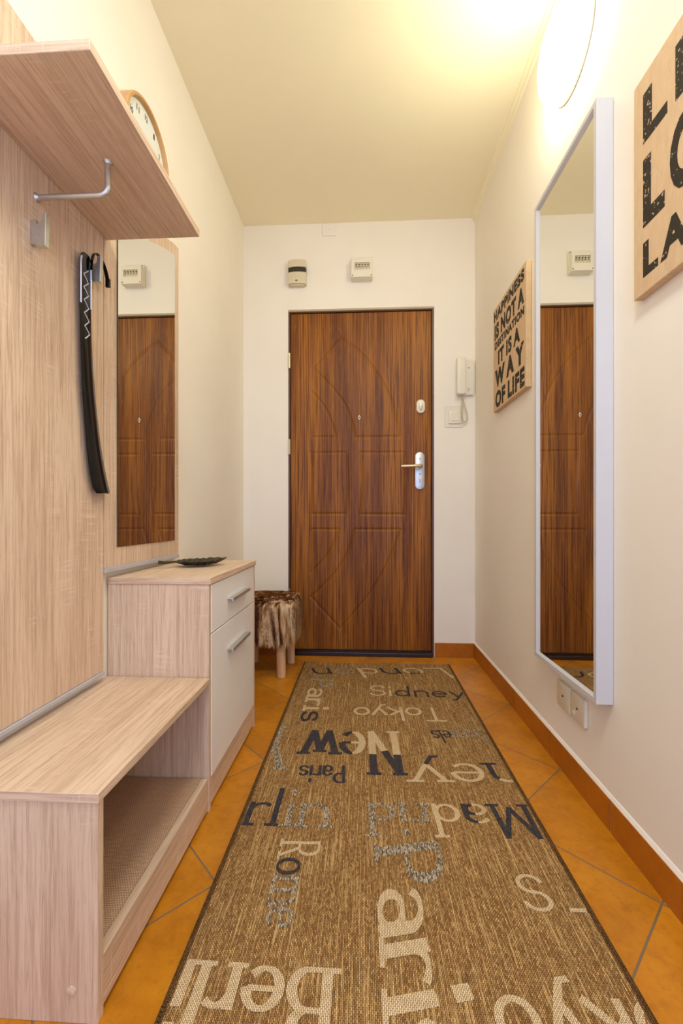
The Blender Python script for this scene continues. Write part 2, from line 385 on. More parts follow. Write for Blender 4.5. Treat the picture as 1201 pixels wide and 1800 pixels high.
def word(rug, s, cols, p0, p1, cap, v, h, serif=False, shear=0.0, label=None):
    bm = bmesh.new()
    adv = sum(G[c][1] for c in s) - 0.12
    p0 = Vector((p0[0], p0[1], 0)); p1 = Vector((p1[0], p1[1], 0)); L = (p1 - p0).length; ux = (p1 - p0) / L
    uy = Vector((-ux.y, ux.x, 0)); kx = L / adv; x = 0; zi = 0
    for ch, cc in zip(s, cols):
        strokes = [list(st) for st in G[ch][0]]
        if serif:
            for sx, sy in SERIF.get(ch, []):
                ww = 0.14; strokes.append([(sx - ww, sy), (sx + ww, sy)])
        lo = lambda y: y * .84 if y <= .68 else (.571 + (y - .68) * 1.34 if y <= 1 else y)
        if not ch.isupper(): strokes = [[(a, lo(b)) for a, b in st] for st in strokes]
        for st in strokes:
            zi += 1; z = RZ + 0.0004 + 0.00006 * (zi % 9)
            fine = []
            for (ax, ay), (bx, by) in zip(st, st[1:]):
                n = 12 if (cc in 'vh') else 1
                for i in range(n): fine.append((ax + (bx - ax) * i / n, ay + (by - ay) * i / n))
            fine.append(st[-1])
            pts = [Vector(((x + a) * kx + shear * b * cap, b * cap)) for a, b in fine]
            half = []; nor = []
            closed = (pts[0] - pts[-1]).length < 1e-5
            for i in range(len(pts)):
                if closed: d = pts[(i + 1) % (len(pts) - 1)] - pts[(i - 1) % (len(pts) - 1)]
                else: d = pts[min(i + 1, len(pts) - 1)] - pts[max(i - 1, 0)]
                d = d.normalized(); a = abs(d.y)
                half.append((h + (v - h) * a ** 1.5) / 2); nor.append(Vector((-d.y, d.x)))
            if not closed:
                d = (pts[1] - pts[0]).normalized(); pts[0] = pts[0] - d * h * 0.35
                d = (pts[-1] - pts[-2]).normalized(); pts[-1] = pts[-1] + d * h * 0.35
            ring = []
            for q, n_, hf in zip(pts, nor, half):
                e = []
                for sg in (1, -1):
                    l = q + n_ * hf * sg; wv = p0 + ux * l.x + uy * l.y; e.append(bm.verts.new((wv.x, wv.y, z)))
                ring.append(e)
            for i, (a, b) in enumerate(zip(ring, ring[1:])):
                f = bm.faces.new((a[0], b[0], b[1], a[1]))
                my = fine[i][1]; mx = fine[i][0]
                k = {'c': 0, 'n': 1, 'g': 2, 'v': 1 if my > .5 else 0, 'u': 0 if my > .5 else 1, 'h': 1 if mx > .3 else 0}[cc]
                f.material_index = k
        x += G[ch][1]
    for co, no in (((RX0 + .008, 0, 0), (-1, 0, 0)), ((RX1 - .008, 0, 0), (1, 0, 0)), ((0, RY0 + .01, 0), (0, -1, 0)), ((0, RY1 - .008, 0), (0, 1, 0))):
        bmesh.ops.bisect_plane(bm, geom=list(bm.verts) + list(bm.edges) + list(bm.faces), plane_co=co, plane_no=no, clear_outer=True)
    for f in bm.faces:
        f.normal_update()
        if f.normal.z < 0: f.normal_flip()
    r = bmesh.ops.extrude_face_region(bm, geom=list(bm.faces))
    bmesh.ops.translate(bm, vec=(0, 0, 0.0006), verts=[g for g in r['geom'] if isinstance(g, bmesh.types.BMVert)])
    o = obj('woven_word', bm, [CREAM, NAVY, GREY], rug)
    if label: o['label'] = label
    return o

# ================================================================== SETTING
XR, XL, YB, ZC = 0.65, -0.725, 2.54, 2.578
YN = -1.35
DX0, DX1, DZ = -0.453, 0.412, 2.057
bm = bmesh.new(); box(bm, XL - .1, XR + .1, YN, YB + .12, -0.05, 0)
struct(obj('floor', bm, TILE, origin=(0.633, 0.941, 0)))
struct(obj('ceiling', B(XL - .1, XR + .1, YN, YB + .12, ZC, ZC + .05), CEIL))
struct(obj('wall_right', B(XR, XR + .1, YN, YB + .1, 0, ZC), WALL))
struct(obj('wall_left', B(XL - .1, XL, YN, YB + .1, 0, ZC), WALL))
bm = bmesh.new()
o_ = [(XL, 0), (DX0, 0), (DX0, DZ - .001), (DX1, DZ), (DX1, 0), (XR, 0), (XR, ZC), (XL, ZC)]
prism(bm, o_, 1, YB, YB + .12)
struct(obj('wall_back', bm, WALL))
# skirting tiles with grout gaps
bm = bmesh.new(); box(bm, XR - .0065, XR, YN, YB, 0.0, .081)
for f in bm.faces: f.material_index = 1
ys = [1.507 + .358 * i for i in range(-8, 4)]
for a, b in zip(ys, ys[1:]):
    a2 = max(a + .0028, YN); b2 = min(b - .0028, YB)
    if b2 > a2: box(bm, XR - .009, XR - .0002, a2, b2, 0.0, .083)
struct(obj('baseboard_right', bm, [SKIRT, GREY_GAP]))
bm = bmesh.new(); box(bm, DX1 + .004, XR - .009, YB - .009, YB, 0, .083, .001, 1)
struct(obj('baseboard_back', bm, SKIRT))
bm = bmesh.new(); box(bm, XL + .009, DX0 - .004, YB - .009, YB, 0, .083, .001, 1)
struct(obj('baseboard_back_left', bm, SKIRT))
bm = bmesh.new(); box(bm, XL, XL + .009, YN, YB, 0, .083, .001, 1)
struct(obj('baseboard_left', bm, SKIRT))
# plaster bead above the skirting, and the slim moulding under the ceiling
bm = bmesh.new(); prism(bm, [(XR, .083), (XR - .007, .083), (XR - .002, .092), (XR, .093)], 1, YN, YB)
struct(obj('trim_1', bm, WALL))
bm = bmesh.new(); prism(bm, [(XR, ZC), (XR - .022, ZC), (XR - .020, ZC - .006), (XR - .010, ZC - .012), (XR - .006, ZC - .026), (XR, ZC - .028)], 1, YN, YB)
struct(obj('trim_2', bm, CEIL, smooth=True))

# ------------------------------------------------------------------ entrance door
door = bpy.data.objects.new('door_1', None); COL.objects.link(door); door.location = (0, YB, 0); ORG['door_1'] = Vector((0, YB, 0)); struct(door)
LY = YB + .012     # plane of the door leaf
lx0, lx1, lz0, lz1 = -0.440, 0.398, 0.030, 2.046
step = 0.004
nx = int((lx1 - lx0) / step); nz = int((lz1 - lz0) / step)
gx = np.linspace(lx0, lx1, nx + 1); gz = np.linspace(lz0, lz1, nz + 1)
X, Z = np.meshgrid(gx, gz)
dist = np.full(X.shape, 9.0)
def seg_d(a, b):
    ax, az = a; bx, bz = b; dx, dz = bx - ax, bz - az; L = dx * dx + dz * dz + 1e-12
    t = np.clip(((X - ax) * dx + (Z - az) * dz) / L, 0, 1)
    return np.hypot(X - ax - t * dx, Z - az - t * dz)
def crom(pts, n=10):
    out = []
    P = [pts[0]] + list(pts) + [pts[-1]]
    for i in range(1, len(P) - 2):
        p0, p1, p2, p3 = [np.array(q, float) for q in P[i - 1:i + 3]]
        for j in range(n):
            t = j / n
            out.append(tuple(0.5 * ((2 * p1) + (-p0 + p2) * t + (2 * p0 - 5 * p1 + 4 * p2 - p3) * t * t + (-p0 + 3 * p1 - 3 * p2 + p3) * t ** 3)))
    out.append(tuple(pts[-1])); return out
arch = crom([(-.143, 1.907), (-.062, 1.845), (0.02, 1.762), (.111, 1.629), (.175, 1.485), (.218, 1.302)])
inner = crom([(-.05, 1.302), (-.072, 1.39), (-.115, 1.50), (-.186, 1.596), (-.305, 1.723)])
panels = [arch + inner + [(-.143, 1.907)],
          crom([(-.312, 1.573), (-.255, 1.510), (-.205, 1.42), (-.168, 1.304)]) + [(-.312, 1.305), (-.312, 1.573)],
          crom([(-.112, 1.210), (-.100, 1.12), (-.096, 1.02), (-.100, .93), (-.112, .843)]) + [(-.318, .843), (-.318, 1.210), (-.112, 1.21)],
          [(-.022, 1.209), (.245, 1.208), (.245, .84)] + crom([(-.022, .841), (-.010, .93), (-.006, 1.02), (-.010, 1.12), (-.022, 1.209)]),
          crom([(-.149, .75), (-.178, .670), (-.225, .59), (-.318, .487)]) + [(-.318, .75), (-.149, .75)],
          [(-.056, .75), (.218, .75)] + crom([(.218, .75), (.185, .65), (.12, .51), (.025, .353), (-.143, .153)]) + [(-.318, .344)] + crom([(-.318, .344), (-.235, .42), (-.150, .52), (-.09, .63), (-.056, .75)])]
for pl in panels:
    for a, b in zip(pl, pl[1:]): dist = np.minimum(dist, seg_d(a, b))
wdt = 0.0105
dep = np.where(dist < wdt, 0.0034 * np.clip(1.25 * (1 - (dist / wdt)), 0, 1), 0)
bm = bmesh.new()
vv = [[bm.verts.new((X[j, i], LY + dep[j, i], Z[j, i])) for i in range(nx + 1)] for j in range(nz + 1)]
for j in range(nz):
    for i in range(nx): bm.faces.new((vv[j][i], vv[j][i + 1], vv[j + 1][i + 1], vv[j + 1][i]))
bb = [bm.verts.new(p) for p in ((lx0, LY + .045, lz0), (lx1, LY + .045, lz0), (lx1, LY + .045, lz1), (lx0, LY + .045, lz1))]
bm.faces.new(bb[::-1])
bm.faces.new([vv[0][i] for i in range(nx, -1, -1)] + [bb[0], bb[1]])
bm.faces.new([vv[nz][i] for i in range(nx + 1)] + [bb[2], bb[3]])
bm.faces.new([vv[j][0] for j in range(nz + 1)] + [bb[3], bb[0]])
bm.faces.new([vv[j][nx] for j in range(nz, -1, -1)] + [bb[1], bb[2]])
leaf = obj('door_leaf', bm, DOOR, door)
for p in leaf.data.polygons: p.use_smooth = (len(p.vertices) == 4 and p.area < 1e-3)
bm = bmesh.new()
F0, F1 = YB - .001, YB + .075
box(bm, DX0, lx0 - .002, F0, F1, 0, DZ); box(bm, lx1 + .002, DX1, F0, F1, 0, DZ); box(bm, lx0 - .002, lx1 + .002, F0 + .004, F1, lz1 + .002, DZ - .001)
box(bm, lx0, lx1, LY + .046, F1, 0, lz1)
obj('door_frame', bm, JAMB, door)
bm = bmesh.new(); box(bm, DX0 - .001, DX1 + .001, YB - .006, YB + .01, DZ - .004, DZ + .008, .002, 1)
obj('lintel_plaster_edge', bm, PLASTERGAP, door)
bm = bmesh.new(); box(bm, DX0 + .01, lx1 + .004, YB - .022, YB + .03, 0.0, .024, .004, 2); box(bm, DX0 + .01, lx1 + .004, YB - .004, YB + .011, .024, .030)
obj('threshold', bm, THRESH, door)
for hz in (1.76, 1.245, .35):
    bm = bmesh.new(); tube(bm, [(DX0 + .006, YB - .006, hz - .045), (DX0 + .006, YB - .006, hz + .045)], .006, 12)
    box(bm, DX0 + .006, DX0 + .013, YB - .004, YB - .001, hz - .045, hz + .045)
    obj('hinge', bm, NICKEL, door, smooth=True)
bm = bmesh.new(); prism(bm, rrect(.302, .358, .986, 1.208, .0275, 10), 1, LY - .010, LY, .003)
hp = obj('handle_plate', bm, STEEL, door, smooth=True)
bm = bmesh.new()
for z_, x_ in ((1.168, .330), (1.078, .330)): tube(bm, [(x_, LY - .0125, z_), (x_, LY - .0095, z_)], .0035, 10)
obj('screw_head', bm, DARK_P, hp)
bm = bmesh.new(); tube(bm, [(.330, LY - .0135, 1.055), (.330, LY - .009, 1.055)], .0095, 20); box(bm, .3265, .3335, LY - .013, LY - .009, 1.028, 1.05, .002, 1)
obj('cylinder_lock', bm, NICKEL, hp, smooth=True)
bm = bmesh.new()
tube(bm, [(.332, LY - .008, 1.122), (.332, LY - .040, 1.122), (.328, LY - .048, 1.122), (.320, LY - .050, 1.122), (.27, LY - .050, 1.121), (.218, LY - .048, 1.120)], [.014, .011, .011, .0105, .0095, .0095], 16)
obj('door_handle', bm, NICKEL, door, smooth=True)
bm = bmesh.new(); prism(bm, rrect(.310, .360, 1.438, 1.518, .024, 10), 1, LY - .014, LY, .004)
lk = obj('upper_lock', bm, WHITE_P, door, smooth=True)
bm = bmesh.new(); tube(bm, [(.335, LY - .019, 1.484), (.335, LY - .012, 1.484)], .013, 20); prism(bm, rrect(.329, .341, 1.456, 1.497, .006, 5), 1, LY - .030, LY - .018, .001)
obj('thumb_turn', bm, NICKEL, lk, smooth=True)
bm = bmesh.new(); prism(bm, [(-.028, 1.434), (-.019, 1.419), (-.028, 1.402), (-.037, 1.419)], 1, LY - .004, LY, .001, 1)
ph = obj('peephole', bm, WHITE_P, door)
bm = bmesh.new(); tube(bm, [(-.028, LY - .0075, 1.418), (-.028, LY - .003, 1.418)], .004, 16); obj('peephole_lens', bm, DARK_P, ph)

# ================================================================== FURNITURE
FX = -0.43      # plane of the fronts
# shoe bench --------------------------------------------------------
sb = thing('shoe_bench', 'low light-oak shoe bench, open at the front, at lower left', 'bench', (-.575, .92, 0))
Y0b, Y1b = .668, 1.164
obj('bench_top', B(XL + .004, FX + .003, Y0b - .003, Y1b - .001, .359, .375, .0008, 1), OAK[1], sb)
obj('side_panel', B(XL + .004, FX, Y0b, Y0b + .016, 0, .3585, .0008, 1), OAK[2], sb)
obj('shelf_board', B(XL + .006, FX - .018, Y0b + .0165, Y1b - .002, .078, .094, .0008, 1), OAK[1], sb)
obj('plinth', B(FX - .017, FX - .002, Y0b + .0165, Y1b - .002, .012, .096, .0008, 1), OAK[1], sb)
obj('back_panel', B(XL + .004, XL + .008, Y0b + .0165, Y1b - .002, .0945, .3585), NET, sb)
obj('shelf_mat', B(XL + .012, FX - .020, Y0b + .018, Y1b - .004, .0942, .0962), NET, sb)
bm = bmesh.new(); lathe(bm, [(.0085, 0), (.008, .0015), (.005, .003), (0, .0034)], (-.474, Y0b, .052), (0, -1, 0), 24)
lab(obj('screw_cap', bm, OAK[2], sb, smooth=True), 'round plastic screw cap')
# cabinet -----------------------------------------------------------
cb = thing('storage_cabinet', 'oak cabinet with one white drawer over one white door', 'cabinet', (-.575, 1.41, 0))
Y0c, Y1c = 1.166, 1.664
obj('cabinet_top', B(XL + .004, FX + .004, Y0c - .003, Y1c + .003, .634, .652, .0008, 1), OAK[1], cb)
obj('side_panel', B(XL + .004, FX - .001, Y0c, Y0c + .016, 0, .6335, .0008, 1), OAK[2], cb)
obj('side_panel', B(XL + .004, FX - .001, Y1c - .016, Y1c, 0, .6335, .0008, 1), OAK[2], cb)
obj('back_panel', B(XL + .004, XL + .008, Y0c + .0165, Y1c - .0165, .09, .6335), OAK[2], cb)
obj('bottom_board', B(XL + .008, FX - .02, Y0c + .0165, Y1c - .0165, .075, .091), OAK[1], cb)
obj('plinth', B(FX - .017, FX - .002, Y0c + .0165, Y1c - .0165, .012, .086, .0008, 1), OAK[1], cb)
def handle(parent, ya, yb, z):
    bm = bmesh.new()
    prism(bm, [(FX, z), (FX + .019, z + .001), (FX + .020, z - .009), (FX + .0165, z - .009), (FX + .0155, z - .003), (FX, z - .003)], 1, ya, yb)
    return obj('handle', bm, ALU, parent)
dr = obj('drawer', B(FX - .017, FX, Y0c + .018, Y1c - .018, .494, .631, .001, 1), WHITE_L, cb)
lab(dr, 'white drawer front')
handle(dr, 1.325, 1.525, .566)
dd = obj('door', B(FX - .017, FX, Y0c + .018, Y1c - .018, .090, .490, .001, 1), WHITE_L, cb)
lab(dd, 'white door front')
handle(dd, 1.325, 1.525, .407)
# coat rack with shelf ------------------------------------------------
PX = -.706
cr = thing('coat_rack_panel', 'tall light-oak wall panel with hat shelf, rail and hooks above the bench', 'coat rack', (-.715, .9, .40))
obj('back_board', B(PX - .016, PX, .60, 1.1225, .405, 1.846, .0008, 1), OAK[2], cr)
obj('gap_shade_strip', B(PX - .014, PX + .004, .60, 1.1225, .394, .4045, .0015, 1), GREY_GAP, cr)  # grey strip standing for the shaded wall gap below the board
obj('hat_shelf', B(PX + .0005, -.446, .672, 1.137, 1.582, 1.601, .0008, 1), OAK[1], cr)
bm = bmesh.new()
pts = [(PX + .001, 0.886, 1.511), (-.566, 0.886, 1.511)]
for i in range(1, 9):
    a = PI / 2 * i / 9; pts.append((-.566 + .018 * math.sin(a), 0.886, 1.529 - .018 * math.cos(a)))
pts += [(-.548, 0.886, 1.531), (-.548, 0.886, 1.581)]
tube(bm, pts, .0062, 16)
lathe(bm, [(.0062, .006), (.008, .002), (.010, 0)], (PX + .0005, 0.886, 1.511), (1, 0, 0), 20)
lathe(bm, [(.0062, .006), (.008, .002), (.010, 0)], (-.548, 0.886, 1.5815), (0, 0, -1), 20)
lab(obj('hanging_rail', bm, ALU, cr, smooth=True), 'silver bent rail rod')
def hook(y, z0, z1):
    bm = bmesh.new(); h = z1 - z0
    prism(bm, [(PX + .0005, z0 + .004), (PX + .013, z0 + .004), (PX + .013, z0), (PX + .032, z0), (PX + .034, z1), (PX + .026, z1), (PX + .022, z0 + h * .72), (PX + .012, z0 + h * .66), (PX + .010, z0 + h * .8), (PX + .0005, z0 + h * .8)], 1, y, y + .012, .0007, 1)
    return obj('hook', bm, ALU, cr)
lab(hook(.868, 1.396, 1.466), 'aluminium hook, bare'); lab(hook(1.056, 1.424, 1.490), 'aluminium hook holding the shoe horn')
# mirror panel --------------------------------------------------------
mp = thing('mirror_panel', 'oak wall panel with a tall narrow mirror glass above the cabinet', 'mirror', (-.715, 1.35, .68))
top = [(1.590, 1.845), (1.545, 1.838), (1.500, 1.824), (1.440, 1.797), (1.36, 1.762), (1.28, 1.738), (1.20, 1.726), (1.1255, 1.722)]
out = [(1.1255, .682), (1.590, .682)] + top
bm = bmesh.new(); prism(bm, out, 0, PX - .016, PX)
obj('back_board', bm, OAK[2], mp)
gt = [(1.553, 1.795), (1.52, 1.787), (1.470, 1.770), (1.40, 1.741), (1.32, 1.712), (1.25, 1.698), (1.186, 1.692)]
bm = bmesh.new(); prism(bm, [(1.186, .736), (1.553, .736)] + gt, 0, PX + .0003, PX + .003)
obj('mirror_glass', bm, MIRROR, mp)
obj('glass_edge', B(PX + .0003, PX + .0034, 1.1835, 1.1857, .736, 1.69), plain('dark_glass_edge', (70, 74, 60), 0.2), mp)
lo = B(PX - .014, PX + .004, 1.1255, 1.590, .668, .6815, .0015, 1)
obj('gap_shade_strip', lo, GREY_GAP, mp)  # shaded wall gap above the cabinet, built as a grey strip

# shoe horn -----------------------------------------------------------
sh = thing('shoe_horn', 'long glossy black shoe horn with silver zigzag hanging on the oak panel', 'shoe horn', (-.69, 1.05, .89))
path = [(1.029, 1.478, .016), (1.028, 1.472, .030), (1.027, 1.462, .036), (1.027, 1.44, .040), (1.028, 1.36, .040), (1.031, 1.29, .040), (1.035, 1.22, .042), (1.041, 1.15, .046), (1.050, 1.08, .050), (1.061, 1.01, .056), (1.074, .95, .062), (1.087, .905, .066), (1.092, .892, .064), (1.095, .884, .050)]
pc = crom(path, 6)
def horn_pt(i, u, off=0.0):
    y, z, wd = pc[i]; t = (i / (len(pc) - 1))
    yx = y + u * wd / 2; bulge = -.0015 + .011 * t
    xx = PX + .014 + bulge * (1 - u * u) - .004 * math.sin(PI * t) + off
    return Vector((xx, yx, z))
bm = bmesh.new(); rows = []
NU = 12
for i in range(len(pc)):
    rows.append([bm.verts.new(horn_pt(i, -1 + 2 * j / NU)) for j in range(NU + 1)])
for a, b in zip(rows, rows[1:]):
    for j in range(NU): bm.faces.new((a[j], a[j + 1], b[j + 1], b[j]))
bmesh.ops.recalc_face_normals(bm, faces=bm.faces)
bmesh.ops.solidify(bm, geom=list(bm.faces), thickness=.0028)
obj('horn_body', bm, BLACK, sh, smooth=True)
def horn_z(z, u, off=.0036):
    i = min(range(len(pc)), key=lambda k: abs(pc[k][1] - z)); 
    j = i + 1 if (pc[i][1] > z and i + 1 < len(pc)) else i - 1
    a, b = horn_pt(i, u, off), horn_pt(j, u, off); t = (z - a.z) / (b.z - a.z) if abs(b.z - a.z) > 1e-6 else 0
    return a.lerp(b, t)
bm = bmesh.new()
for u in (-.97, .93):
    tube(bm, [horn_z(1.462 - .115 * k / 14, u) for k in range(15)], .0021, 8)
obj('silver_edge_strip', bm, SILVERP, sh, smooth=True)
bm = bmesh.new(); zz = []
for k in range(12): zz.append(horn_z(1.438 - k * .0158, -.5 if k % 2 else .35))
for a, b in zip(zz, zz[1:]): tube(bm, [a, a.lerp(b, .5) + Vector((.0006, 0, 0)), b], .0013, 6)
obj('silver_zigzag', bm, SILVERP, sh, smooth=True)
bm = bmesh.new()
sp = crom([(PX + .016, 1.045, 1.440), (PX + .020, 1.052, 1.474), (PX + .020, 1.066, 1.494), (PX + .019, 1.084, 1.500), (PX + .017, 1.100, 1.484), (PX + .014, 1.108, 1.462), (PX + .012, 1.110, 1.448)], 6) if False else None
q = [(1.040, 1.445), (1.041, 1.470), (1.048, 1.490), (1.060, 1.497), (1.078, 1.492), (1.094, 1.474), (1.103, 1.452)]
q = crom(q, 6); vs = []
for k, (y, z) in enumerate(q):
    t = k / (len(q) - 1); wdt_ = .003 + .002 * t; xx = PX + .020 + .004 * t
    vs.append([bm.verts.new((xx - wdt_, y, z)), bm.verts.new((xx + wdt_, y, z))])
for a, b in zip(vs, vs[1:]): bm.faces.new((a[0], a[1], b[1], b[0]))
bmesh.ops.recalc_face_normals(bm, faces=bm.faces); bmesh.ops.solidify(bm, geom=list(bm.faces), thickness=.0016)
box(bm, PX + .018, PX + .030, 1.100, 1.107, 1.434, 1.456, .001, 1)
obj('strap', bm, BLACK, sh, smooth=True)

# leaf tray -----------------------------------------------------------
A0 = Vector((-.674, 1.372)); A1 = Vector((-.496, 1.516)); ax = (A1 - A0).normalized(); ay = Vector((-ax.y, ax.x)); LT = (A1 - A0).length
lt = thing('leaf_tray', 'small dark bronze leaf-shaped tray on the oak cabinet top', 'tray', (-.58, 1.45, .652))
bm = bmesh.new(); NL, NW = 44, 14; rows = []
for i in range(NL + 1):
    t = i / NL; wv = .056 * (math.sin(PI * min(1, t * 1.02) ** .8) ** .75 if 0 < t < .98 else 0.01) + .0005
    wv *= 1 + .05 * math.cos(t * 60) * (0.2 < t < .95)
    row = []
    for j in range(NW + 1):
        u = -1 + 2 * j / NW; s_ = .25 + .75 * t
        depth = (1 - abs(u) ** 2.4) * math.sin(PI * t) ** .5 if 0 < t < 1 else 0
        p = A0 + ax * (LT * (.22 + .78 * t)) + ay * (u * wv)
        z = .6555 + .017 * (1 - depth) + .0012 * math.sin((t * 16 - abs(u) * 1.5) * PI) * min(1, abs(u) * 3) + .004 * t * t * (t > .7)
        row.append(bm.verts.new((p.x, p.y, max(z, .6552))))
    rows.append(row)
for a, b in zip(rows, rows[1:]):
    for j in range(NW): bm.faces.new((a[j], a[j + 1], b[j + 1], b[j]))
bmesh.ops.recalc_face_normals(bm, faces=bm.faces); bmesh.ops.solidify(bm, geom=list(bm.faces), thickness=.0022)
obj('leaf_dish', bm, BRONZE, lt, smooth=True)
bm = bmesh.new()
def a3(t, z): p = A0 + ax * (LT * t); return (p.x, p.y, z)
tube(bm, [a3(-.01, .673), a3(.02, .672), a3(.12, .671), a3(.24, .672), a3(.32, .666)], [.0062, .006, .004, .0035, .002], 10)
obj('leaf_stem', bm, BRONZE, lt, smooth=True)
bm = bmesh.new(); tube(bm, [a3(.26, .670)] + [a3(.3 + .06 * k, .6586) for k in range(1, 10)] + [a3(.97, .672)], .0014, 8)
obj('leaf_midrib', bm, BRONZE, lt, smooth=True)

# wall clock ----------------------------------------------------------
CY, CZ, CR = 1.335, 2.0, .137
ck = thing('wall_clock', 'round wall clock with pale wooden rim, partly hidden by the hat shelf', 'clock', (XL, CY, CZ))
WR = plain('light_wood_rim', (206, 160, 104), 0.45, 0, 0.5, 0.08, 30)
CF = plain('clock_face_white', (228, 232, 226), 0.4, 0, 0.4, 0.01)
bm = bmesh.new(); lathe(bm, [(0, .001), (CR - .004, .001), (CR, .004), (CR, .036), (CR - .003, .040), (CR - .010, .040), (CR - .013, .034), (CR - .013, .024), (0, .024)], (XL, CY, CZ), (1, 0, 0), 72)
obj('clock_rim', bm, WR, ck, smooth=True)
bm = bmesh.new(); lathe(bm, [(0, .0245), (CR - .0135, .0245), (CR - .0135, .0265), (0, .0265)], (XL, CY, CZ), (1, 0, 0), 72)
cf = obj('clock_face', bm, CF, ck)
for n_ in range(1, 13):
    a = math.radians(90 - 30 * n_); cy = CY + .100 * math.cos(a); cz = CZ + .100 * math.sin(a)
    wn = .008 * len(str(n_)); bm = bmesh.new()
    text_bm(bm, str(n_), (XL + .0267, cy - wn / 2, cz - .009), (0, 1, 0), (0, 0, 1), wn, .018, .0006, .01)
    obj('numeral', bm, INK, cf)
def hand(ang, L, wd, off):
    bm = bmesh.new(); a = math.radians(90 - ang); d = (math.cos(a), math.sin(a)); n_ = (-d[1], d[0])
    P = lambda l, s: (CY + d[0] * l + n_[0] * s, CZ + d[1] * l + n_[1] * s)
    prism(bm, [P(-.015, wd), P(-.015, -wd), P(L, -wd * .6), P(L, wd * .6)], 0, XL + off, XL + off + .001)
    return bm
obj('hour_hand', hand(66, .078, .0045, .029), INK, ck); obj('minute_hand', hand(190, .095, .003, .031), INK, ck)

# ================================================================== RIGHT WALL
# framed mirror
fm = thing('framed_mirror', 'tall narrow wall mirror in a white frame on the right wall', 'mirror', (XR, 1.35, .332))
MY0, MY1, MZ0, MZ1, MX = 1.148, 1.552, .332, 1.917, .606
FW = .020
bm = bmesh.new()
def frame_side(bm, a, b, inward):
    """a, b: outer corners (y,z); mitred member with a raised lip"""
    prof = [(0, XR - .001), (0, MX), (.013, MX), (.016, MX + .003), (FW, MX + .007), (FW, XR - .001)]   # (inward offset, x)
    rings = []
    for (y, z, sy, sz) in (a, b): rings.append([bm.verts.new((x, y + sy * d, z + sz * d)) for d, x in prof])
    n = len(prof)
    for j in range(n): bm.faces.new((rings[0][j], rings[0][(j + 1) % n], rings[1][(j + 1) % n], rings[1][j]))
c1, c2, c3, c4 = (MY0, MZ0, 1, 1), (MY1, MZ0, -1, 1), (MY1, MZ1, -1, -1), (MY0, MZ1, 1, -1)
for a, b in ((c1, c2), (c2, c3), (c3, c4), (c4, c1)): frame_side(bm, a, b, 0)
bmesh.ops.remove_doubles(bm, verts=bm.verts, dist=1e-5)
obj('mirror_frame', bm, WHITE_F, fm)
obj('mirror_glass', B(MX + .0075, MX + .012, MY0 + FW - .0005, MY1 - FW + .0005, MZ0 + FW - .0005, MZ1 - FW + .0005), MIRROR, fm)
obj('backing_board', B(MX + .013, XR - .001, MY0 + FW, MY1 - FW, MZ0 + FW, MZ1 - FW), CREAM_P, fm)

def canvas(name, label, y0, y1, z0, z1, x, lines):
    t = thing(name, label, 'sign', (XR, (y0 + y1) / 2, z0))
    obj('canvas_panel', B(x, XR - .001, y0, y1, z0, z1, .002, 2), CANVAS, t)
    for s, ya, yb, za, zb, bold in lines:
        bm = bmesh.new(); text_bm(bm, s, (x - .0001, ya, za), (0, -1, 0), (0, 0, 1), ya - yb, zb - za, .0004, bold)
        obj('lettering', bm, PRINT, t)
canvas('canvas_sign', 'small beige canvas reading HAPPINESS IS NOT A DESTINATION beside the door', 1.691, 2.108, 1.329, 1.820, .628,
       [('HAPPINESS', 2.098, 1.709, 1.756, 1.805, .06), ('IS NOT A', 2.088, 1.711, 1.666, 1.740, .055), ('DESTINATION', 2.084, 1.709, 1.619, 1.656, .06),
        ('IT IS A', 2.035, 1.755, 1.533, 1.602, .055), ('W A Y', 2.080, 1.709, 1.434, 1.520, .06), ('OF LIFE', 2.075, 1.705, 1.338, 1.417, .055)])
canvas('canvas_sign', 'large beige canvas with worn black letters LIVE LOVE LAUGH at the right edge', .585, 1.032, 1.325, 1.818, .630,
       [('L', .998, .921, 1.662, 1.773, .045), ('I', .898, .868, 1.662, 1.773, .03), ('V', .850, .750, 1.662, 1.773, .045), ('E', .725, .645, 1.662, 1.773, .045),
        ('L', .998, .929, 1.473, 1.625, .045), ('O', .914, .825, 1.473, 1.625, .045), ('V', .805, .715, 1.473, 1.625, .045), ('E', .695, .625, 1.473, 1.625, .045),
        ('L', .998, .949, 1.361, 1.438, .045), ('A', .942, .862, 1.361, 1.438, .045), ('U', .848, .785, 1.361, 1.438, .045), ('G', .770, .703, 1.361, 1.438, .045), ('H', .688, .620, 1.361, 1.438, .045)])

# wall lamp
wl = thing('wall_lamp', 'round glowing opal glass lamp high on the right wall', 'lamp', (XR, 1.362, 2.272))
bm = bmesh.new(); lathe(bm, [(0, 0.001), (.126, .001), (.129, .003), (.129, .010), (.126, .012), (0, .012)], (XR, 1.362, 2.272), (-1, 0, 0), 64)
obj('lamp_base', bm, WHITE_P, wl, smooth=True)
bm = bmesh.new(); lathe(bm, [(.123, .0125), (.126, .03)] + [(.126 * math.cos(a), .034 + .056 * math.sin(a)) for a in [PI / 2 * i / 14 for i in range(1, 14)]] + [(0, .090)], (XR, 1.362, 2.272), (-1, 0, 0), 64)
obj('lamp_shade', bm, LAMPM, wl, smooth=True)

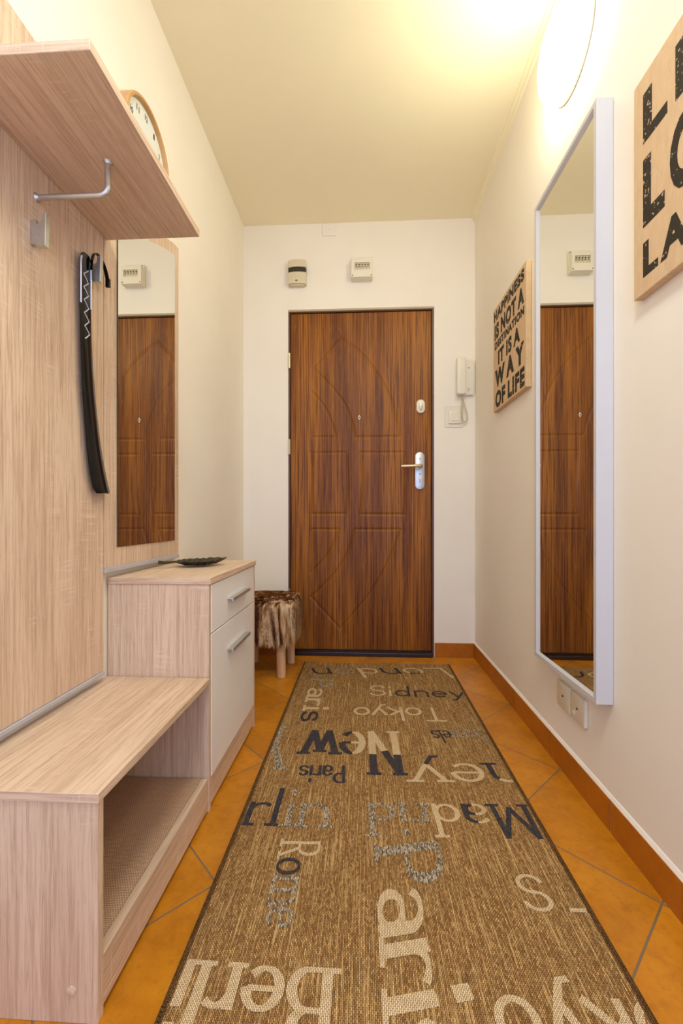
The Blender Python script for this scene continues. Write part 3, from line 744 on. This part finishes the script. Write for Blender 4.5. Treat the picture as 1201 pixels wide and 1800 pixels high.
# sockets
def plate(y0, y1, z0, z1, label, marker):
    t = thing('wall_socket', label, 'socket', (XR, (y0 + y1) / 2, z0), 'blank socket plates under the mirror')
    bm = bmesh.new(); prism(bm, rrect(y0, y1, z0, z1, .008, 5), 0, XR - .011, XR - .0005, .003)
    obj('cover_plate', bm, WHITE_P, t, smooth=True)
    cy, cz = (y0 + y1) / 2, (z0 + z1) / 2
    bm = bmesh.new(); tube(bm, [(XR - .0125, cy, cz), (XR - .0105, cy, cz)], .0035, 12); obj('screw', bm, DARK_P, t)
    if marker:
        bm = bmesh.new(); tube(bm, [(XR - .013, cy + .022, cz - .020), (XR - .0105, cy + .022, cz - .020)], .007, 16); obj('round_button', bm, CF, t)
plate(1.272, 1.360, .205, .288, 'white wall socket plate with a round button, nearer of the two under the mirror', True)
plate(1.364, 1.452, .205, .288, 'plain white wall socket plate, nearer the door of the two', False)

# ================================================================== BACK WALL
# siren
x0, x1, z0, z1 = -.450, -.342, 2.204, 2.352
si = thing('alarm_siren', 'cream plastic alarm box with a dark band above the door, left of fuse box', 'alarm', ((x0 + x1) / 2, YB, z0))
def curved(bm, x0, x1, z0, z1, yb, d, bul, n=14, arch=0.0):
    f = []; 
    for i in range(n + 1):
        t = i / n; x = x0 + (x1 - x0) * t; y = yb - d - bul * math.sin(PI * t) ** .7
        f.append((x, y))
    prism(bm, [(x0, yb)] + f + [(x1, yb)], 2, z0, z1)
bm = bmesh.new(); curved(bm, x0, x1, z0, 2.270, YB - .0005, .032, .012); obj('lower_cover', bm, CREAM_P, si)
bm = bmesh.new(); curved(bm, x0 + .002, x1 - .002, 2.2705, 2.2995, YB - .0005, .029, .011); obj('dark_band', bm, DARK_P, si)
bm = bmesh.new(); curved(bm, x0, x1, 2.300, 2.340, YB - .0005, .032, .012); curved(bm, x0 + .005, x1 - .005, 2.340, 2.349, YB - .0005, .024, .010); obj('upper_cover', bm, CREAM_P, si)
bm = bmesh.new(); curved(bm, x0 + .012, x1 - .012, z0 - .007, z0, YB - .0005, .024, .008); obj('bottom_lip', bm, CREAM_P, si)
bm = bmesh.new(); box(bm, -.404, -.391, YB - .0465, YB - .043, 2.216, 2.220); obj('indicator_light', bm, DARK_P, si)
# fuse box
fb = thing('fuse_box', 'white fuse box with five breakers on the wall above the door', 'fuse box', (-.012, YB, 2.22))
x0, x1, z0, z1 = -.074, .050, 2.222, 2.330
obj('back_plate', B(x0, x1, YB - .022, YB - .0005, z0, 2.356, .002, 1), WHITE_P, fb)
bm = bmesh.new()
wx0, wx1, wz0, wz1 = x0 + .020, x1 - .016, 2.264, 2.306
box(bm, x0 + .001, wx0, YB - .055, YB - .0225, z0, z1); box(bm, wx1, x1 - .001, YB - .055, YB - .0225, z0, z1)
box(bm, wx0, wx1, YB - .055, YB - .0225, wz1, z1); box(bm, wx0, wx1, YB - .055, YB - .0225, z0, wz0)
obj('front_cover', bm, WHITE_P, fb)
bw = (wx1 - wx0 - .002) / 5
for i in range(5):
    a = wx0 + .001 + bw * i
    br = obj('breaker', B(a + .0006, a + bw - .0006, YB - .050, YB - .023, wz0 + .001, wz1 - .001, .0008, 1), CREAM_P, fb)
    bm = bmesh.new(); box(bm, a + .005, a + bw - .005, YB - .056, YB - .0505, 2.291, 2.2965, .001, 1); obj('breaker_switch', bm, DARK_P, br)
    bm = bmesh.new(); box(bm, a + .005, a + bw - .005, YB - .0507, YB - .0502, 2.280, 2.286); obj('printed_mark', bm, plain('red_brown_ink', (120, 80, 60)) if i == 0 else bpy.data.materials['red_brown_ink'], br)
for sx, sz, yy in ((x0 + .010, 2.346, .0225), (x1 - .006, 2.346, .0225), (-.012, 2.338, .0225), (x0 + .008, z0 + .009, .0555), (x1 - .008, z0 + .009, .0555)):
    bm = bmesh.new(); tube(bm, [(sx, YB - yy - .0015, sz), (sx, YB - yy + .0005, sz)], .003, 10); obj('screw', bm, DARK_P, fb)
# junction cover
bm = bmesh.new(); prism(bm, rrect(-.248, -.168, 2.500, 2.574, .003, 3), 1, YB - .006, YB - .0005, .0015, 1)
jc = tag(obj('junction_cover', bm, WALL, origin=(-.208, YB, 2.50)), 'square blank cover painted like the wall, just under the ceiling', 'cover plate')
bm = bmesh.new(); tube(bm, [(-.208, YB - .0075, 2.537), (-.208, YB - .0055, 2.537)], .003, 10); obj('screw', bm, CREAM_P, jc)
# intercom
ic = thing('intercom_handset', 'white wall intercom handset with coiled cord beside the door', 'intercom', (.578, YB, 1.526))
bm = bmesh.new(); prism(bm, rrect(.541, .640, 1.535, 1.742, .010, 5), 1, YB - .022, YB - .0005, .003)
bs = obj('base_unit', bm, WHITE_P, ic, smooth=True)
bm = bmesh.new(); prism(bm, rrect(.536, .586, 1.533, 1.750, .010, 5), 1, YB - .054, YB - .0225, .006, 3)
obj('handset', bm, WHITE_P, ic, smooth=True)
bm = bmesh.new(); box(bm, .605, .614, YB - .0228, YB - .0222, 1.690, 1.694); obj('small_mark', bm, INK, bs)
for zz_ in (1.556, 1.567):
    bm = bmesh.new(); prism(bm, [(.605, zz_), (.613, zz_ + .003), (.613, zz_ + .006), (.605, zz_ + .004)], 1, YB - .0228, YB - .0222); obj('small_mark', bm, INK, bs)
cpath = crom([(.566, 1.534), (.574, 1.510), (.586, 1.470), (.598, 1.425), (.600, 1.395), (.590, 1.377), (.577, 1.380), (.571, 1.402), (.568, 1.440), (.570, 1.490), (.575, 1.5335)], 30)
cum = [0]
for a, b in zip(cpath, cpath[1:]): cum.append(cum[-1] + math.hypot(b[0] - a[0], b[1] - a[1]))
hel = []; turns = 46; NP = turns * 9
for i in range(NP + 1):
    s_ = cum[-1] * i / NP; k = max(j for j in range(len(cum)) if cum[j] <= s_ + 1e-9); k = min(k, len(cum) - 2)
    t = (s_ - cum[k]) / (cum[k + 1] - cum[k] + 1e-12); px = cpath[k][0] + t * (cpath[k + 1][0] - cpath[k][0]); pz = cpath[k][1] + t * (cpath[k + 1][1] - cpath[k][1])
    dx, dz = cpath[k + 1][0] - cpath[k][0], cpath[k + 1][1] - cpath[k][1]; l = math.hypot(dx, dz); nx_, nz_ = -dz / l, dx / l
    a = 2 * PI * turns * i / NP; r_ = .0052
    hel.append((px + nx_ * r_ * math.cos(a), YB - .022 + .004 * (1 - 2 * i / NP) + r_ * math.sin(a), pz + nz_ * r_ * math.cos(a)))
bm = bmesh.new(); tube(bm, hel, .0014, 5); obj('coiled_cord', bm, CREAM_P, ic, smooth=True)
# light switch
sw = thing('light_switch', 'white rocker light switch on a square backplate below the intercom', 'switch', (.528, YB, 1.348))
bm = bmesh.new(); prism(bm, rrect(.474, .583, 1.350, 1.476, .006, 4), 1, YB - .004, YB - .0005, .001, 1); lab(obj('backplate', bm, WHITE_P, sw, smooth=True), 'clear pale backplate')
bm = bmesh.new(); prism(bm, rrect(.497, .569, 1.371, 1.446, .004, 4), 1, YB - .014, YB - .0045, .002); obj('switch_frame', bm, WHITE_P, sw, smooth=True)
bm = bmesh.new(); prism(bm, rrect(.508, .558, 1.386, 1.438, .002, 3), 1, YB - .018, YB - .0145, .001, 1); obj('rocker', bm, WHITE_P, sw, smooth=True)

# ================================================================== STOOL
st = thing('fur_stool', 'small stool draped in brown mottled fur on peeled wooden legs', 'stool', (-.52, 2.27, 0))
SX0, SX1, SY0, SY1, SZ = -.690, -.352, 2.115, 2.425, .400
for lx, ly in ((-.425, 2.178), (-.413, 2.395), (-.622, 2.400), (-.622, 2.180)):
    bm = bmesh.new(); sg = 1 if lx > -.5 else -1
    tube(bm, [(lx, ly, 0), (lx, ly, .003), (lx - .002, ly, .12), (lx - .004 * sg, ly, .365)], [.021, .0235, .024, .023], 20)
    obj('leg', bm, PINE, st, smooth=True)
obj('seat_board', B(SX0 + .02, SX1 - .02, SY0 + .02, SY1 - .02, .366, .385, .004, 2), PINE, st)
# hide: rounded drape over the seat
bm = bmesh.new()
outl = rrect(SX0, SX1, SY0, SY1, .045, 8)
cx_, cy_ = (SX0 + SX1) / 2, (SY0 + SY1) / 2
prof = [(.0, SZ + .006), (.35, SZ + .006), (.7, SZ + .004), (.88, SZ - .001), (.97, SZ - .012), (1.0, SZ - .03)]
rings = []
for f_, z_ in prof:
    if f_ == 0: rings.append([bm.verts.new((cx_, cy_, z_))]); continue
    rings.append([bm.verts.new((cx_ + (x - cx_) * f_, cy_ + (y - cy_) * f_, z_)) for x, y in outl])
def hem(x, y):
    return .185 + .014 * math.sin(x * 37 + 1) + .010 * math.sin(y * 51)
for k in range(1, 9):
    t = k / 8
    rings.append([bm.verts.new((cx_ + (x - cx_) * (1 + .012 * t * math.sin(x * 60 + y * 47)), cy_ + (y - cy_) * (1 + .012 * t * math.cos(x * 55)), (SZ - .03) * (1 - t) + hem(x, y) * t)) for x, y in outl])
n_ = len(outl)
for a, b in zip(rings, rings[1:]):
    for j in range(n_):
        j2 = (j + 1) % n_
        if len(a) == 1: bm.faces.new((a[0], b[j2], b[j]))
        else: bm.faces.new((a[j], a[j2], b[j2], b[j]))
bmesh.ops.recalc_face_normals(bm, faces=bm.faces)
faces = [(f.calc_center_median().copy(), f.normal.copy(), [v.co.copy() for v in f.verts], f.calc_area()) for f in bm.faces]
obj('hide_cover', bm, FUR, st, smooth=True, recalc=False)
bm = bmesh.new(); rnd = random.Random(3)
tot = sum(f[3] for f in faces); NH = 15000
for c_, n, vs_, ar in faces:
    cnt = NH * ar / tot; cnt = int(cnt) + (rnd.random() < cnt - int(cnt))
    for _ in range(cnt):
        wts = [rnd.random() ** 1.0 for _ in vs_]; sm = sum(wts); p = sum((v * (q_ / sm) for v, q_ in zip(vs_, wts)), Vector())
        p = p.lerp(vs_[rnd.randrange(len(vs_))], rnd.random() * .6)
        if n.z > .6: fl = Vector((rnd.uniform(-.25, .25) + (p.x - cx_) * 2, -1 + (p.y - cy_) * 1, .15)); ln = rnd.uniform(.016, .030); lift = .22
        else: fl = Vector((rnd.uniform(-.18, .18), rnd.uniform(-.18, .18), -1)); ln = rnd.uniform(.022, .040); lift = .20
        fl.normalize(); d1 = (fl + n * lift * 2.2).normalized(); d2 = (fl + n * lift * .3).normalized()
        m = p + d1 * ln * .45; e = m + d2 * ln * .55
        if e.z < .15: e.z = .15
        s_ = fl.cross(n)
        if s_.length < 1e-4: continue
        s_.normalize(); wd = rnd.uniform(.0008, .0016)
        v0, v1, v2, v3, v4 = [bm.verts.new(q_) for q_ in (p - s_ * wd, p + s_ * wd, m + s_ * wd * .8, m - s_ * wd * .8, e)]
        for f_ in (bm.faces.new((v0, v1, v2, v3)), bm.faces.new((v3, v2, v4))): f_.material_index = 1 if n.z > .6 else 0
fh = obj('fur_hair', bm, [FUR, FUR_TOP], st, recalc=False); fh['kind'] = 'stuff'

# ================================================================== RUG
rg = thing('runner_rug', 'long brown woven runner with city names on the tiled floor', 'rug', ((RX0 + RX1) / 2, 1.3, 0))
obj('rug_body', B(RX0, RX1, RY0, RY1, .0005, RZ, .002, 2), RUG, rg)
bm = bmesh.new(); rnd = random.Random(8)
for x, sg in ((RX0, -1), (RX1, 1)):
    y = RY0
    while y < RY1:
        r = rnd.uniform(.0030, .0040)
        tube(bm, [(x - sg * .005, y, RZ - .001), (x - sg * .001, y + .001, RZ + .0012), (x + sg * .0045, y + .002, RZ - .001), (x + sg * .0055, y + .003, .003)], .0019, 5)
        y += r
bo = obj('edge_binding', bm, BIND, rg, smooth=True)
W = lambda *a, **k: word(rg, *a, **k)
W('London', 'cvncgn', (.418, 2.325), (-.284, 2.285), .135, .015, .010, shear=-.25, label='worn italic word London at the far end')
W('Paris', 'gcccn', (-.262, 2.135), (-.252, 1.70), .105, .021, .011, serif=True, label='word Paris turned sideways by the left edge')
W('Sidney', 'ccnnnn', (.028, 1.955), (.460, 1.950), .110, .010, .010, label='thin word Sidney in cream and navy')
W('Tokyo', 'ccccc', (.325, 1.838), (-.042, 1.824), .115, .013, .011, label='cream word Tokyo upside down')
W('New', 'vhn', (.116, 1.623), (-.213, 1.615), .265, .025, .013, serif=True, label='tall serif word New upside down')
W('Y', 'g', (-.27, 1.640), (-.37, 1.640), .27, .026, .016, serif=True, label='grey letter Y cut by the left edge')
W('Paris', 'nnnnn', (-.064, 1.392), (-.205, 1.386), .085, .010, .007, label='small navy word Paris upside down')
W('Brussels', 'gggggnnn', (.459, 1.662), (.255, 1.640), .09, .007, .005, serif=True, label='small faint word Brussels upside down')
W('ney', 'ucu', (.500, 1.434), (.155, 1.420), .165, .017, .010, serif=True, label='large letters ney upside down by the right edge')
W('Madrid', 'nhcggg', (.452, 1.228), (.010, 1.215), .122, .014, .008, serif=True, label='word Madrid upside down across the rug')
W('rlin', 'nngg', (-.322, 1.115), (-.095, 1.118), .150, .015, .009, serif=True, label='letters rlin cut by the left edge')
W('Rome', 'cngg', (-.206, 1.060), (-.198, .836), .095, .009, .006, serif=True, label='thin word Rome turned sideways')
W('Paris', 'gcccc', (.030, 1.047), (.036, .600), .150, .027, .010, serif=True, shear=-.2, label='large word Paris turned sideways in mid rug')
W('Berlin', 'cccccc', (-.058, .762), (-.400, .764), .118, .019, .009, serif=True, label='large cream word Berlin upside down')
W('S', 'c', (.338, .903), (.396, .903), .085, .010, .008, serif=False, label='cream letter S by the right edge')
W('-', 'c', (.428, .902), (.462, .902), .05, .009, .009, label='short cream dash at the right edge')
W('Tokyo', 'ccccc', (.60, .742), (.215, .736), .125, .015, .011, label='cream word Tokyo cut by the lower right edge')
